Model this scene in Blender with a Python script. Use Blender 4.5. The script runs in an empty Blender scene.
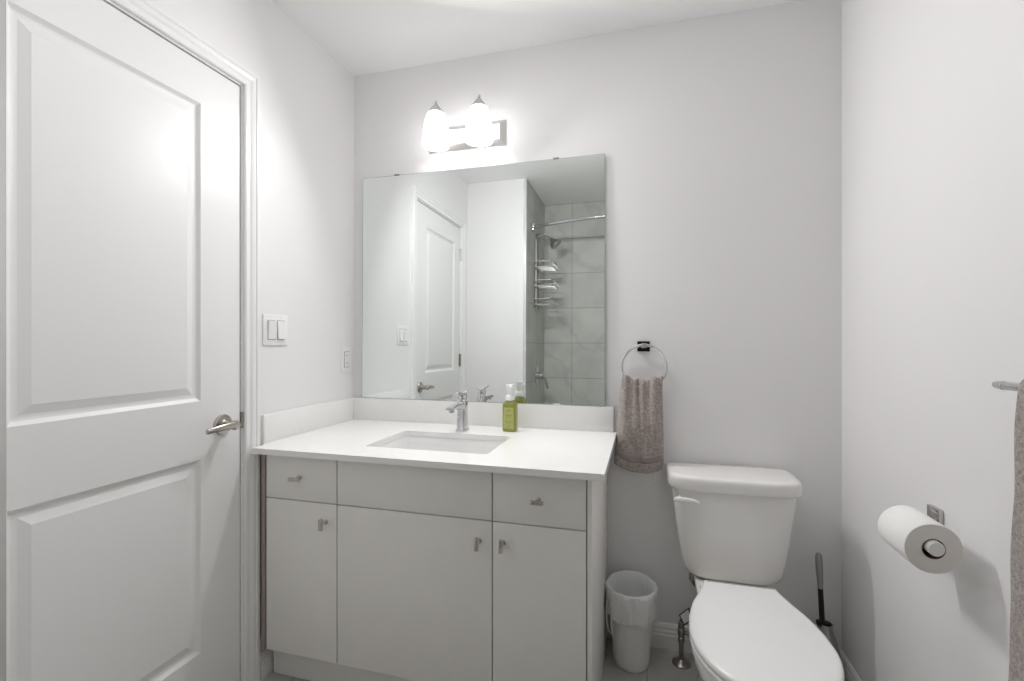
import bpy, bmesh, math, random
from mathutils import Vector, Matrix, noise
random.seed(7)
PI = math.pi
C = bpy.context.scene.collection
S = bpy.context.scene

# ------------------------------------------------------------ camera, world, exposure
FPX = 472.0
cam_d = bpy.data.cameras.new('camera')
cam_d.sensor_fit = 'HORIZONTAL'; cam_d.sensor_width = 36.0
cam_d.lens = FPX / 1024 * 36.0
cam_d.clip_start = 0.02
cam = bpy.data.objects.new('camera', cam_d); C.objects.link(cam)
CAM_Y, CAM_Z, YAW = -1.96, 1.21, 15.5
cam.location = (0, CAM_Y, CAM_Z)
cam.rotation_euler = (PI / 2, 0, math.radians(YAW))
S.camera = cam

W = bpy.data.worlds.new('world'); S.world = W; W.use_nodes = True
W.node_tree.nodes['Background'].inputs[0].default_value = (1, 1, 1, 1)
W.node_tree.nodes['Background'].inputs[1].default_value = 0.02

S.view_settings.view_transform = 'Standard'
S.view_settings.look = 'None'
S.view_settings.gamma = 1
S.view_settings.exposure = 0.3
S.view_settings.use_curve_mapping = False
S.cycles.use_denoising = True
S.cycles.max_bounces = 14
S.cycles.diffuse_bounces = 10
S.cycles.glossy_bounces = 6
S.cycles.sample_clamp_indirect = 6.0
LAMP = 3.2                      # glow of the two opal shades above the mirror
LAMP_W = 6.5                    # watts of the area light added before each shade, aimed into the room
CEIL_FILL = 6.3                      # glow of the fill lamp added on the ceiling out of frame

# ------------------------------------------------------------ room dimensions (metres)
XL, XR = -1.321, 0.692          # left and right walls
YP = -1.519                     # end wall beside the shower
XP = -0.847                     # shower side wall
YB = -2.20                      # tiled wall behind the camera
H = 2.463

# ------------------------------------------------------------ materials
def mat(name, col, rough=0.5, metal=0.0, spec=0.5, emit=None, noise_amt=0.0, noise_scale=30.0,
        bump=0.0, bump_scale=200.0, coat=0.0, sheen=0.0, trans=0.0, ior=1.45, sss=0.0):
    m = bpy.data.materials.new(name); m.use_nodes = True
    nt = m.node_tree; b = nt.nodes['Principled BSDF']
    b.inputs['Base Color'].default_value = (*col, 1)
    b.inputs['Roughness'].default_value = rough
    b.inputs['Metallic'].default_value = metal
    b.inputs['Specular IOR Level'].default_value = spec
    b.inputs['Coat Weight'].default_value = coat
    b.inputs['Sheen Weight'].default_value = sheen
    b.inputs['Transmission Weight'].default_value = trans
    b.inputs['IOR'].default_value = ior
    b.inputs['Subsurface Weight'].default_value = sss
    if emit:
        b.inputs['Emission Color'].default_value = (*emit[0], 1)
        b.inputs['Emission Strength'].default_value = emit[1]
    tc = nt.nodes.new('ShaderNodeTexCoord')
    if noise_amt:
        n = nt.nodes.new('ShaderNodeTexNoise'); n.inputs['Scale'].default_value = noise_scale
        n.inputs['Detail'].default_value = 4
        nt.links.new(tc.outputs['Object'], n.inputs['Vector'])
        r = nt.nodes.new('ShaderNodeValToRGB')
        r.color_ramp.elements[0].position = 0.3; r.color_ramp.elements[1].position = 0.7
        r.color_ramp.elements[0].color = (*[c * (1 - noise_amt) for c in col], 1)
        r.color_ramp.elements[1].color = (*[min(1, c * (1 + noise_amt)) for c in col], 1)
        nt.links.new(n.outputs['Fac'], r.inputs['Fac'])
        nt.links.new(r.outputs['Color'], b.inputs['Base Color'])
    if bump:
        n2 = nt.nodes.new('ShaderNodeTexNoise'); n2.inputs['Scale'].default_value = bump_scale
        n2.inputs['Detail'].default_value = 3
        nt.links.new(tc.outputs['Object'], n2.inputs['Vector'])
        bp = nt.nodes.new('ShaderNodeBump'); bp.inputs['Strength'].default_value = bump
        bp.inputs['Distance'].default_value = 0.002
        nt.links.new(n2.outputs['Fac'], bp.inputs['Height'])
        nt.links.new(bp.outputs['Normal'], b.inputs['Normal'])
    return m

def tile_mat(name, col, grout, axes, tw, th, off=(0, 0), rough=0.3, vein=0.0, gap=0.0025, stagger=0.0):
    """rectangular tiles laid in world metres on the given pair of axes"""
    m = bpy.data.materials.new(name); m.use_nodes = True
    nt = m.node_tree; b = nt.nodes['Principled BSDF']; L = nt.links.new
    g = nt.nodes.new('ShaderNodeNewGeometry')
    sx = nt.nodes.new('ShaderNodeSeparateXYZ'); L(g.outputs['Position'], sx.inputs[0])
    cx = nt.nodes.new('ShaderNodeCombineXYZ')
    for k, ax in enumerate(axes):
        a = nt.nodes.new('ShaderNodeMath'); a.operation = 'ADD'; a.inputs[1].default_value = -off[k]
        L(sx.outputs[ax], a.inputs[0]); L(a.outputs[0], cx.inputs[k])
    br = nt.nodes.new('ShaderNodeTexBrick')
    br.offset = stagger; br.squash = 1
    br.inputs['Scale'].default_value = 1
    br.inputs['Brick Width'].default_value = tw; br.inputs['Row Height'].default_value = th
    br.inputs['Mortar Size'].default_value = gap; br.inputs['Mortar Smooth'].default_value = 0.1
    br.inputs['Bias'].default_value = 0
    br.inputs['Color1'].default_value = (*col, 1)
    br.inputs['Color2'].default_value = (*[c * 0.95 for c in col], 1)
    br.inputs['Mortar'].default_value = (*grout, 1)
    L(cx.outputs[0], br.inputs['Vector'])
    out = br.outputs['Color']
    if vein:
        wv = nt.nodes.new('ShaderNodeTexWave'); wv.wave_type = 'BANDS'; wv.bands_direction = 'DIAGONAL'
        wv.inputs['Scale'].default_value = 1.1; wv.inputs['Distortion'].default_value = 9
        wv.inputs['Detail'].default_value = 4; wv.inputs['Detail Scale'].default_value = 1.4
        L(cx.outputs[0], wv.inputs['Vector'])
        rp = nt.nodes.new('ShaderNodeValToRGB')
        rp.color_ramp.elements[0].position = 0.0; rp.color_ramp.elements[0].color = (1 - vein,) * 3 + (1,)
        rp.color_ramp.elements[1].position = 0.06; rp.color_ramp.elements[1].color = (1, 1, 1, 1)
        L(wv.outputs['Fac'], rp.inputs['Fac'])
        n = nt.nodes.new('ShaderNodeTexNoise'); n.inputs['Scale'].default_value = 5; n.inputs['Detail'].default_value = 5
        L(cx.outputs[0], n.inputs['Vector'])
        r2 = nt.nodes.new('ShaderNodeValToRGB')
        r2.color_ramp.elements[0].color = (0.86, 0.86, 0.86, 1); r2.color_ramp.elements[1].color = (1, 1, 1, 1)
        r2.color_ramp.elements[0].position = 0.35; r2.color_ramp.elements[1].position = 0.65
        L(n.outputs['Fac'], r2.inputs['Fac'])
        for src in (rp.outputs['Color'], r2.outputs['Color']):
            mx = nt.nodes.new('ShaderNodeMix'); mx.data_type = 'RGBA'; mx.blend_type = 'MULTIPLY'
            mx.inputs[0].default_value = 1
            L(out, mx.inputs[6]); L(src, mx.inputs[7]); out = mx.outputs[2]
    L(out, b.inputs['Base Color'])
    b.inputs['Roughness'].default_value = rough
    bp = nt.nodes.new('ShaderNodeBump'); bp.inputs['Strength'].default_value = 0.4; bp.inputs['Distance'].default_value = 0.001
    bp.invert = True
    L(br.outputs['Fac'], bp.inputs['Height']); L(bp.outputs['Normal'], b.inputs['Normal'])
    return m

def terry_mat(name, col):
    m = bpy.data.materials.new(name); m.use_nodes = True
    nt = m.node_tree; b = nt.nodes['Principled BSDF']; L = nt.links.new
    tc = nt.nodes.new('ShaderNodeTexCoord')
    n = nt.nodes.new('ShaderNodeTexNoise'); n.inputs['Scale'].default_value = 330; n.inputs['Detail'].default_value = 3
    n3 = nt.nodes.new('ShaderNodeTexNoise'); n3.inputs['Scale'].default_value = 110; n3.inputs['Detail'].default_value = 3
    L(tc.outputs['Object'], n.inputs['Vector']); L(tc.outputs['Object'], n3.inputs['Vector'])
    a = nt.nodes.new('ShaderNodeMath'); a.operation = 'ADD'
    L(n.outputs['Fac'], a.inputs[0]); L(n3.outputs['Fac'], a.inputs[1])
    h = nt.nodes.new('ShaderNodeMath'); h.operation = 'MULTIPLY'; h.inputs[1].default_value = 0.5
    L(a.outputs[0], h.inputs[0])
    r = nt.nodes.new('ShaderNodeValToRGB')
    r.color_ramp.elements[0].position = 0.35; r.color_ramp.elements[1].position = 0.65
    r.color_ramp.elements[0].color = (*[c * 0.62 for c in col], 1)
    r.color_ramp.elements[1].color = (*[min(1, c * 1.38) for c in col], 1)
    L(h.outputs[0], r.inputs['Fac']); L(r.outputs['Color'], b.inputs['Base Color'])
    b.inputs['Roughness'].default_value = 0.95; b.inputs['Specular IOR Level'].default_value = 0.1
    b.inputs['Sheen Weight'].default_value = 0.25
    bp = nt.nodes.new('ShaderNodeBump'); bp.inputs['Strength'].default_value = 0.9; bp.inputs['Distance'].default_value = 0.004
    L(h.outputs[0], bp.inputs['Height']); L(bp.outputs['Normal'], b.inputs['Normal'])
    return m

M = {}
M['wall'] = mat('wall_paint', (0.825, 0.818, 0.824), 0.45, spec=0.35, bump=0.04, bump_scale=350)
M['ceiling'] = mat('ceiling_paint', (0.89, 0.89, 0.89), 0.8, bump=0.05, bump_scale=200)
M['trim'] = mat('trim_paint', (0.84, 0.84, 0.84), 0.28)
M['door'] = mat('door_paint', (0.82, 0.82, 0.82), 0.38, bump=0.02, bump_scale=90)
M['cabinet'] = mat('cabinet_laminate', (0.84, 0.83, 0.805), 0.42, noise_amt=0.01, noise_scale=12)
M['cab_dark'] = mat('cabinet_raw_edge', (0.36, 0.31, 0.28), 0.6)
M['quartz'] = mat('white_quartz', (0.86, 0.86, 0.85), 0.22, noise_amt=0.012, noise_scale=90)
M['porcelain'] = mat('porcelain', (0.84, 0.83, 0.815), 0.12, coat=0.3)
M['seat'] = mat('seat_plastic', (0.87, 0.87, 0.87), 0.2)
M['sink'] = mat('sink_porcelain', (0.82, 0.82, 0.82), 0.1, coat=0.3)
M['chrome'] = mat('chrome', (0.68, 0.68, 0.70), 0.07, metal=1)
M['bnickel'] = mat('brushed_nickel', (0.72, 0.71, 0.70), 0.38, metal=1)
M['dchrome'] = mat('polished_dark_chrome', (0.55, 0.53, 0.53), 0.05, metal=1)
M['nickel'] = mat('satin_nickel', (0.47, 0.44, 0.405), 0.28, metal=1)
M['nickel_d'] = mat('aged_nickel', (0.36, 0.33, 0.31), 0.3, metal=1)
M['pull'] = mat('pull_nickel', (0.58, 0.53, 0.49), 0.22, metal=1)
M['plate_reflection'] = mat('chrome_dark_reflection', (0.05, 0.04, 0.04), 0.08, metal=1)  # near-black stands for the dark surroundings mirrored in the ring's plate
M['steel'] = mat('brushed_steel', (0.42, 0.41, 0.40), 0.3, metal=1)
M['mirror'] = mat('mirror_silver', (0.88, 0.915, 0.90), 0.0, metal=1)
M['mirror_edge'] = mat('mirror_glass_edge', (0.42, 0.47, 0.45), 0.15)
M['clip'] = mat('clear_plastic_clip', (0.75, 0.75, 0.75), 0.2)
M['clip_d'] = mat('grey_clip', (0.25, 0.25, 0.25), 0.3, metal=0.6)
M['shade'] = mat('lit_opal_glass', (0.95, 0.95, 0.95), 0.3, emit=((1.0, 0.985, 0.97), LAMP))
M['fill_diffuser'] = mat('fill_lamp_diffuser', (0.95, 0.95, 0.95), 0.4, emit=((1.0, 0.985, 0.98), CEIL_FILL))
M['plastic'] = mat('white_plastic', (0.84, 0.84, 0.84), 0.3)
M['bin'] = mat('bin_plastic', (0.80, 0.81, 0.81), 0.4)
M['gap'] = mat('shadow_gap_black', (0.03, 0.03, 0.03), 0.8)
M['liner'] = mat('thin_white_plastic_film', (0.82, 0.83, 0.84), 0.33, bump=0.5, bump_scale=45)
M['paper'] = mat('soft_tissue_paper', (0.86, 0.855, 0.845), 0.95, spec=0.1, bump=0.15, bump_scale=120)
M['paper_end'] = mat('paper_roll_cut_end', (0.82, 0.785, 0.755), 0.95, spec=0.1, bump=0.25, bump_scale=260)
M['core'] = mat('brown_cardboard', (0.10, 0.055, 0.035), 0.9)
M['black'] = mat('black_rubber', (0.012, 0.010, 0.010), 0.35)
M['soap'] = mat('green_soap_bottle', (0.27, 0.29, 0.055), 0.12, spec=0.6, coat=0.4)
M['soap_label'] = mat('pale_green_label', (0.46, 0.47, 0.15), 0.4)
M['soap_print'] = mat('olive_label_print', (0.22, 0.24, 0.05), 0.5)
M['pump'] = mat('white_pump_plastic', (0.86, 0.86, 0.86), 0.25)
M['towel'] = terry_mat('taupe_terry', (0.36, 0.315, 0.295))
M['towel_band'] = mat('taupe_woven_band', (0.30, 0.262, 0.25), 0.9, spec=0.1, bump=0.4, bump_scale=300)
M['towel_tag'] = mat('white_satin_tag', (0.85, 0.83, 0.81), 0.5)
M['tag_blue'] = mat('blue_tag_edge', (0.05, 0.10, 0.25), 0.5)
M['hose'] = mat('braided_hose', (0.22, 0.21, 0.20), 0.4, metal=0.8, bump=0.6, bump_scale=500)
TILE = (0.56, 0.57, 0.54)
M['tile_back'] = tile_mat('marble_look_tile_back', TILE, (0.30, 0.31, 0.29), (0, 2), 0.30, 0.307, (-0.60, 0.308), 0.5, vein=0.10)
M['tile_side'] = tile_mat('marble_look_tile_side', TILE, (0.30, 0.31, 0.29), (1, 2), 0.30, 0.307, (YB, 0.303), 0.5, vein=0.10)
M['floor'] = tile_mat('grey_floor_tile', (0.53, 0.515, 0.49), (0.36, 0.345, 0.33), (0, 1), 0.305, 0.61, (0.014, -0.62), 0.35, vein=0.06)

# ------------------------------------------------------------ mesh helpers
def nb(): return bmesh.new()

def box(bm, x0, x1, y0, y1, z0, z1, bev=0.0, seg=2, xf=None):
    t = bmesh.new()
    bmesh.ops.create_cube(t, size=1)
    for v in t.verts:
        v.co = Vector((x0 + (v.co.x + .5) * (x1 - x0), y0 + (v.co.y + .5) * (y1 - y0), z0 + (v.co.z + .5) * (z1 - z0)))
    if bev: bmesh.ops.bevel(t, geom=t.edges[:], offset=bev, segments=seg, profile=0.5, affect='EDGES')
    if xf is not None: bmesh.ops.transform(t, matrix=xf, verts=t.verts)
    merge(bm, t)
    return bm

def merge(bm, t):
    me = bpy.data.meshes.new('tmp'); t.to_mesh(me); t.free(); bm.from_mesh(me); bpy.data.meshes.remove(me)

def loft(bm, rings, cap0=True, cap1=True, closed=True):
    vr = [[bm.verts.new(p) for p in r] for r in rings]
    n = len(vr[0])
    for a, b in zip(vr, vr[1:]):
        for i in range(n if closed else n - 1):
            j = (i + 1) % n
            try: bm.faces.new((a[i], a[j], b[j], b[i]))
            except ValueError: pass
    if cap0: bm.faces.new(vr[0][::-1])
    if cap1: bm.faces.new(vr[-1])
    return vr

def lathe(bm, prof, cx, cy, n=32, axis='Z', cz=0.0, cap0=True, cap1=True, sx=1.0, sy=1.0):
    """prof: list of (radius, height). axis Z about (cx,cy); axis X about (cy,cz) at x0=cx; axis Y about (cx,cz) at y0=cy"""
    rings = []
    for r, h in prof:
        ring = []
        for i in range(n):
            a = 2 * PI * i / n; c, s = math.cos(a) * r * sx, math.sin(a) * r * sy
            if axis == 'Z': ring.append(Vector((cx + c, cy + s, cz + h)))
            elif axis == 'X': ring.append(Vector((cx + h, cy + c, cz + s)))
            else: ring.append(Vector((cx + s, cy + h, cz + c)))
        rings.append(ring)
    loft(bm, rings, cap0, cap1)
    return bm

def tube(bm, pts, r, n=12, closed=False, cap=True):
    pts = [Vector(p) for p in pts]; N = len(pts)
    rad = r if isinstance(r, (list, tuple)) else [r] * N
    rings = []; up = None
    for i in range(N):
        if closed: t = pts[(i + 1) % N] - pts[i - 1]
        else: t = pts[min(i + 1, N - 1)] - pts[max(i - 1, 0)]
        t.normalize()
        if up is None:
            up = Vector((0, 0, 1)) if abs(t.z) < 0.9 else Vector((1, 0, 0))
        up = (up - t * up.dot(t)).normalized(); s = t.cross(up)
        rings.append([pts[i] + (up * math.cos(2 * PI * k / n) + s * math.sin(2 * PI * k / n)) * rad[i] for k in range(n)])
    if closed: rings.append(rings[0][:])
    loft(bm, rings, cap and not closed, cap and not closed)
    if closed: bmesh.ops.remove_doubles(bm, verts=bm.verts, dist=1e-6)
    return bm

def bez(p0, p1, p2, p3, n=12):
    p0, p1, p2, p3 = map(Vector, (p0, p1, p2, p3)); out = []
    for i in range(n + 1):
        t = i / n; u = 1 - t
        out.append(p0 * u**3 + p1 * 3 * u * u * t + p2 * 3 * u * t * t + p3 * t**3)
    return out

def sell(cx, cy, hw, hf, hb, z, nf=2.0, nbk=2.0, N=64):
    """egg / superellipse outline: half width hw, front half length hf (towards -y), back half length hb"""
    ring = []
    for i in range(N):
        a = 2 * PI * i / N; c, s = math.cos(a), math.sin(a)
        e = nbk if s > 0 else nf; hl = hb if s > 0 else hf
        x = hw * math.copysign(abs(c) ** (2 / e), c); y = hl * math.copysign(abs(s) ** (2 / e), s)
        ring.append(Vector((cx + x, cy + y, z)))
    return ring

def rrect(cx, cy, hx, hy, r, z, n=6):
    ring = []
    for (sx, sy, a0) in ((1, 1, 0), (-1, 1, 90), (-1, -1, 180), (1, -1, 270)):
        for k in range(n + 1):
            a = math.radians(a0 + 90 * k / n)
            ring.append(Vector((cx + sx * (hx - r) + r * math.cos(a), cy + sy * (hy - r) + r * math.sin(a), z)))
    return ring

def world_loc(o):
    l = Vector(o.location)
    while o.parent: o = o.parent; l += Vector(o.location)
    return l

def obj(name, bm, material, parent=None, smooth=35, loc=None):
    """one mesh object; vertices are given in world metres"""
    bmesh.ops.recalc_face_normals(bm, faces=bm.faces)
    if parent is not None: base = world_loc(parent)
    elif loc is not None: base = Vector(loc)
    else:
        xs = [v.co for v in bm.verts]
        base = Vector(((min(v.x for v in xs) + max(v.x for v in xs)) / 2, (min(v.y for v in xs) + max(v.y for v in xs)) / 2, min(v.z for v in xs)))
    bmesh.ops.translate(bm, verts=bm.verts, vec=-base)
    if smooth:
        for f in bm.faces: f.smooth = True
        for e in bm.edges:
            if len(e.link_faces) == 2 and e.calc_face_angle(0) > math.radians(smooth): e.smooth = False
    me = bpy.data.meshes.new(name); bm.to_mesh(me); bm.free()
    me.materials.append(material)
    o = bpy.data.objects.new(name, me); C.objects.link(o)
    if parent is not None: o.parent = parent
    else: o.location = base
    return o

def thing(name, label, cat, loc, group=None):
    o = bpy.data.objects.new(name, None); C.objects.link(o); o.location = loc
    o.empty_display_size = 0.05
    o['label'] = label; o['category'] = cat
    if group: o['group'] = group
    return o

def tag(o, label, cat, group=None):
    o['label'] = label; o['category'] = cat
    if group: o['group'] = group
    return o

def struct(name, bm, m, label=None, smooth=35):
    o = obj(name, bm, m, None, smooth); o['kind'] = 'structure'
    if label: o['label'] = label; o['category'] = name.split('_')[0]
    return o

# ============================================================ ROOM SHELL
T = 0.10
DY0, DY1, DZ = -1.375, -0.659, 2.074            # door leaf
OY0, OY1, OZ = DY0 - 0.022, DY1 + 0.022, DZ + 0.022   # rough opening in the left wall
b = nb(); box(b, XL - T, XR + T, YB - T, T, -T, 0); struct('floor', b, M['floor'], 'grey tiled bathroom floor')
b = nb(); box(b, XL - T, XR + T, YB - T, T, H, H + T); struct('ceiling', b, M['ceiling'], 'plain white ceiling')
b = nb(); box(b, XL - T, XR + T, 0, T, 0, H); struct('wall_back', b, M['wall'], 'pale painted wall behind the vanity and toilet')
b = nb(); box(b, XR, XR + T, YP, 0, 0, H); struct('wall_right', b, M['wall'], 'pale painted wall on the right with paper holder')
b = nb()
box(b, XL - T, XL, OY1, 0, 0, H); box(b, XL - T, XL, YP, OY0, 0, H); box(b, XL - T, XL, OY0, OY1, OZ, H)
struct('wall_left', b, M['wall'], 'white wall holding the door and switches')
b = nb(); box(b, XL - T, XP - 0.022, YP - 0.09, YP, 0, H); struct('wall_partition', b, M['wall'], 'white wall stub beside the shower, seen in the mirror')
b = nb(); box(b, XP - 0.03, XP, YB, YP - 0.012, 0, H); struct('wall_shower_side', b, M['tile_side'], 'tiled side wall of the shower, seen in the mirror')
b = nb(); box(b, XP - 0.03, XR + T, YB - T, YB, 0, H); struct('wall_shower_back', b, M['tile_back'], 'tiled back wall of the shower, seen in the mirror')
b = nb(); box(b, XR, XR + T, YB, YP, 0, H); struct('wall_shower_right', b, M['tile_side'], 'tiled end wall of the shower')
b = nb(); box(b, XP - 0.0222, XP + 0.0003, YP - 0.0122, YP + 0.0003, 0, H); struct('trim_4', b, mat('aluminium_tile_edge', (0.8, 0.8, 0.8), 0.25, metal=0.6), 'bright metal edge strip at the corner of the shower tile')

# baseboards: moulded profile (out from wall, height)
BP = [(0.0, 0), (0.016, 0), (0.016, 0.052), (0.0135, 0.058), (0.0135, 0.066), (0.010, 0.074), (0.010, 0.082), (0.005, 0.092), (0.0, 0.095)]
def baseboard(name, kind, a, c, label):
    b = nb(); rings = []
    for t in (a, c):
        if kind == 'back': rings.append([Vector((t, -p, z)) for p, z in BP])
        elif kind == 'right': rings.append([Vector((XR - p, t, z)) for p, z in BP])
        else: rings.append([Vector((XL + p, t, z)) for p, z in BP])
    loft(b, rings); struct(name, b, M['trim'], label, smooth=20)
baseboard('baseboard_back', 'back', -0.105, XR, 'white moulded baseboard along the back wall')
baseboard('baseboard_right', 'right', YP, 0, 'white moulded baseboard along the right wall')
baseboard('baseboard_left', 'left', -0.584, 0, 'white moulded baseboard beside the door under the vanity')

# door frame: jamb and casing
b = nb()
J0, J1, JZ = DY0 - 0.004, DY1 + 0.004, DZ + 0.005
box(b, XL - T, XL, J1, OY1, 0, OZ); box(b, XL - T, XL, OY0, J0, 0, OZ); box(b, XL - T, XL, J0, J1, JZ, OZ)
box(b, XL - T, XL - 0.040, J1 - 0.012, J1, 0, JZ); box(b, XL - T, XL - 0.040, J0, J0 + 0.012, 0, JZ); box(b, XL - T, XL - 0.040, J0, J1, JZ - 0.012, JZ)
box(b, XL - T, XL - T + 0.006, J0, J1, 0, JZ)
struct('trim_1', b, M['trim'], 'white door jamb')
CP = [(0.0, 0.0), (0.0, 0.010), (0.004, 0.013), (0.020, 0.0125), (0.026, 0.016), (0.034, 0.018), (0.040, 0.0165), (0.044, 0.020), (0.055, 0.020), (0.058, 0.016), (0.058, 0.0)]  # (outward along wall, out of wall)
def casing():
    b = nb(); i0, i1, iz = J0 - 0.006, J1 + 0.006, JZ + 0.006
    rings = []
    rings.append([Vector((XL + o, i1 + u, 0)) for u, o in CP])
    rings.append([Vector((XL + o, i1 + u, iz + u)) for u, o in CP])
    rings.append([Vector((XL + o, i0 - u, iz + u)) for u, o in CP])
    rings.append([Vector((XL + o, i0 - u, 0)) for u, o in CP])
    loft(b, rings)
    return b
struct('trim_2', casing(), M['trim'], 'white moulded casing around the door', smooth=12)

# ---- the panelled door
def door_leaf():
    b = nb(); xf = XL - 0.002
    panels = [(-1.270, -0.806, 1.022, 1.946), (-1.270, -0.806, 0.240, 0.840)]
    # front face: a grid of strips with two rectangular holes
    pa, pb = panels
    gy = [DY0, pa[0], pa[1], DY1]; gz = [0.008, pb[2], pb[3], pa[2], pa[3], DZ]
    for i in range(3):
        for j in range(5):
            if i == 1 and j in (1, 3): continue
            b.faces.new([b.verts.new((xf, y, z)) for y, z in ((gy[i], gz[j]), (gy[i + 1], gz[j]), (gy[i + 1], gz[j + 1]), (gy[i], gz[j + 1]))])
    for p in panels:
        prof = [(0, 0), (0.003, -0.003), (0.010, -0.0085), (0.016, -0.0095), (0.022, -0.009), (0.040, -0.0035), (0.044, -0.002), (0.047, -0.0018)]
        rings = [[Vector((xf + d, y, z)) for y, z in ((p[0] + i, p[2] + i), (p[1] - i, p[2] + i), (p[1] - i, p[3] - i), (p[0] + i, p[3] - i))] for i, d in prof]
        loft(b, rings, False, True)
    # edges and back
    xb = xf - 0.035
    r = lambda x: [Vector((x, y, z)) for y, z in ((DY0, 0.008), (DY1, 0.008), (DY1, DZ), (DY0, DZ))]
    loft(b, [r(xf), r(xb)], False, True)
    bmesh.ops.remove_doubles(b, verts=b.verts, dist=1e-5)
    return b
door = obj('door_1', door_leaf(), M['door'], None, 8); door['kind'] = 'structure'
door['label'] = 'white two panel door in the left wall'; door['category'] = 'door'
# lever handle
hy, hz = -0.728, 0.936
b = nb(); lathe(b, [(0.0335, -0.001), (0.0335, 0.004), (0.031, 0.008), (0.017, 0.010), (0.0135, 0.014), (0.0125, 0.042), (0.015, 0.046), (0.0155, 0.056), (0.012, 0.062), (0.006, 0.063)], XL - 0.002, hy, 36, 'X', hz)
h = obj('handle', b, M['nickel'], door)
b = nb()
pts = bez((XL + 0.052, hy + 0.006, hz), (XL + 0.056, hy - 0.03, hz + 0.004), (XL + 0.055, hy - 0.06, hz), (XL + 0.046, hy - 0.098, hz - 0.004), 14)
rings = []
for i, p in enumerate(pts):
    t = i / 14; hh = 0.0125 - 0.004 * t; th = 0.0065 - 0.001 * t
    rings.append([p + Vector((th * math.cos(a), 0, hh * math.sin(a))) for a in [2 * PI * k / 16 for k in range(16)]])
loft(b, rings); obj('lever', b, M['nickel'], h, 60)
for z in (1.88, 1.09, 0.26):
    b = nb(); tube(b, [(XL + 0.004, DY0 - 0.002, z - 0.045), (XL + 0.004, DY0 - 0.002, z + 0.045)], 0.0065, 12)
    box(b, XL - 0.003, XL + 0.001, DY0, DY0 + 0.012, z - 0.044, z + 0.044)
    obj('hinge', b, M['nickel'], door)
# strike plate on the jamb
b = nb(); box(b, XL - 0.02, XL + 0.0015, J1 - 0.0012, J1 + 0.001, 0.912, 0.966)
tube(b, [(XL + 0.001, J1 + 0.001, 0.918), (XL + 0.001, J1 + 0.001, 0.96)], 0.003, 10)
box(b, XL - 0.001, XL + 0.005, J1 - 0.001, J1 + 0.0058, 0.912, 0.966, 0.0015)
tag(obj('strike_plate', b, M['nickel_d']), 'dark metal strike plate on the door jamb beside the lever', 'strike plate')

# ============================================================ VANITY
CX0, CX1, YF = -1.296, -0.140, -0.600            # carcass left, right; door face
van = thing('vanity_cabinet', 'pale grey flat-front vanity cabinet under the white countertop', 'cabinet', (-0.70, -0.30, 0))
b = nb()
box(b, CX0, CX0 + 0.016, -0.580, -0.018, 0.128, 0.820); box(b, -0.170, -0.1542, -0.580, -0.018, 0.128, 0.820)
box(b, CX0, -0.158, -0.580, -0.018, 0.128, 0.144); box(b, CX0, -0.158, -0.024, -0.018, 0.128, 0.820)
box(b, CX0, -0.158, -0.580, -0.564, 0.750, 0.820); box(b, CX0, -0.158, -0.580, -0.564, 0.640, 0.690)
for x in (-0.983, -0.4395): box(b, x - 0.008, x + 0.008, -0.580, -0.018, 0.128, 0.66); box(b, x - 0.008, x + 0.008, -0.580, -0.540, 0.128, 0.820)
obj('carcass', b, M['cab_dark'], van, 0)
b = nb(); box(b, CX0 + 0.001, -1.279, -0.594, -0.57, 0.128, 0.822, 0.001); obj('filler_strip', b, M['cab_dark'], van)
b = nb(); box(b, -0.1535, -0.1395, YF + 0.001, -0.018, 0.002, 0.8200, 0.0015, 2); obj('end_panel', b, M['cabinet'], van)
b = nb(); box(b, CX0, -0.154, -0.535, -0.519, 0.001, 0.128); obj('toe_kick', b, M['cabinet'], van)
def front(name, x0, x1, z0, z1): 
    b = nb(); box(b, x0, x1, YF, YF + 0.018, z0, z1, 0.0012); return obj(name, b, M['cabinet'], van)
def pull(parent, x, z, vert):
    b = nb(); L = 0.019
    lathe(b, [(0.008, 0.001), (0.008, -0.002), (0.0045, -0.004), (0.0045, -0.024)], x, YF, 14, 'Y', z)
    if vert: box(b, x - 0.0055, x + 0.0055, YF - 0.034, YF - 0.022, z - L, z + L, 0.001)
    else: box(b, x - L, x + L, YF - 0.034, YF - 0.022, z - 0.0055, z + 0.0055, 0.001)
    obj('pull', b, M['pull'], parent)
ZS0, ZS1, ZT, ZBm = 0.661, 0.6645, 0.815, 0.132
d = front('drawer', -1.268, -0.985, ZS1, ZT); pull(d, -1.131, 0.742, False)
front('false_drawer_front', -0.981, -0.4415, ZS1, ZT)
d = front('drawer', -0.4375, -0.157, ZS1, ZT); pull(d, -0.296, 0.741, False)
d = front('door', -1.268, -0.985, ZBm, ZS0); pull(d, -1.025, 0.601, True)
d = front('door', -0.981, -0.4415, ZBm, ZS0); pull(d, -0.480, 0.600, True)
d = front('door', -0.4375, -0.157, ZBm, ZS0); pull(d, -0.404, 0.602, True)

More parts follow.
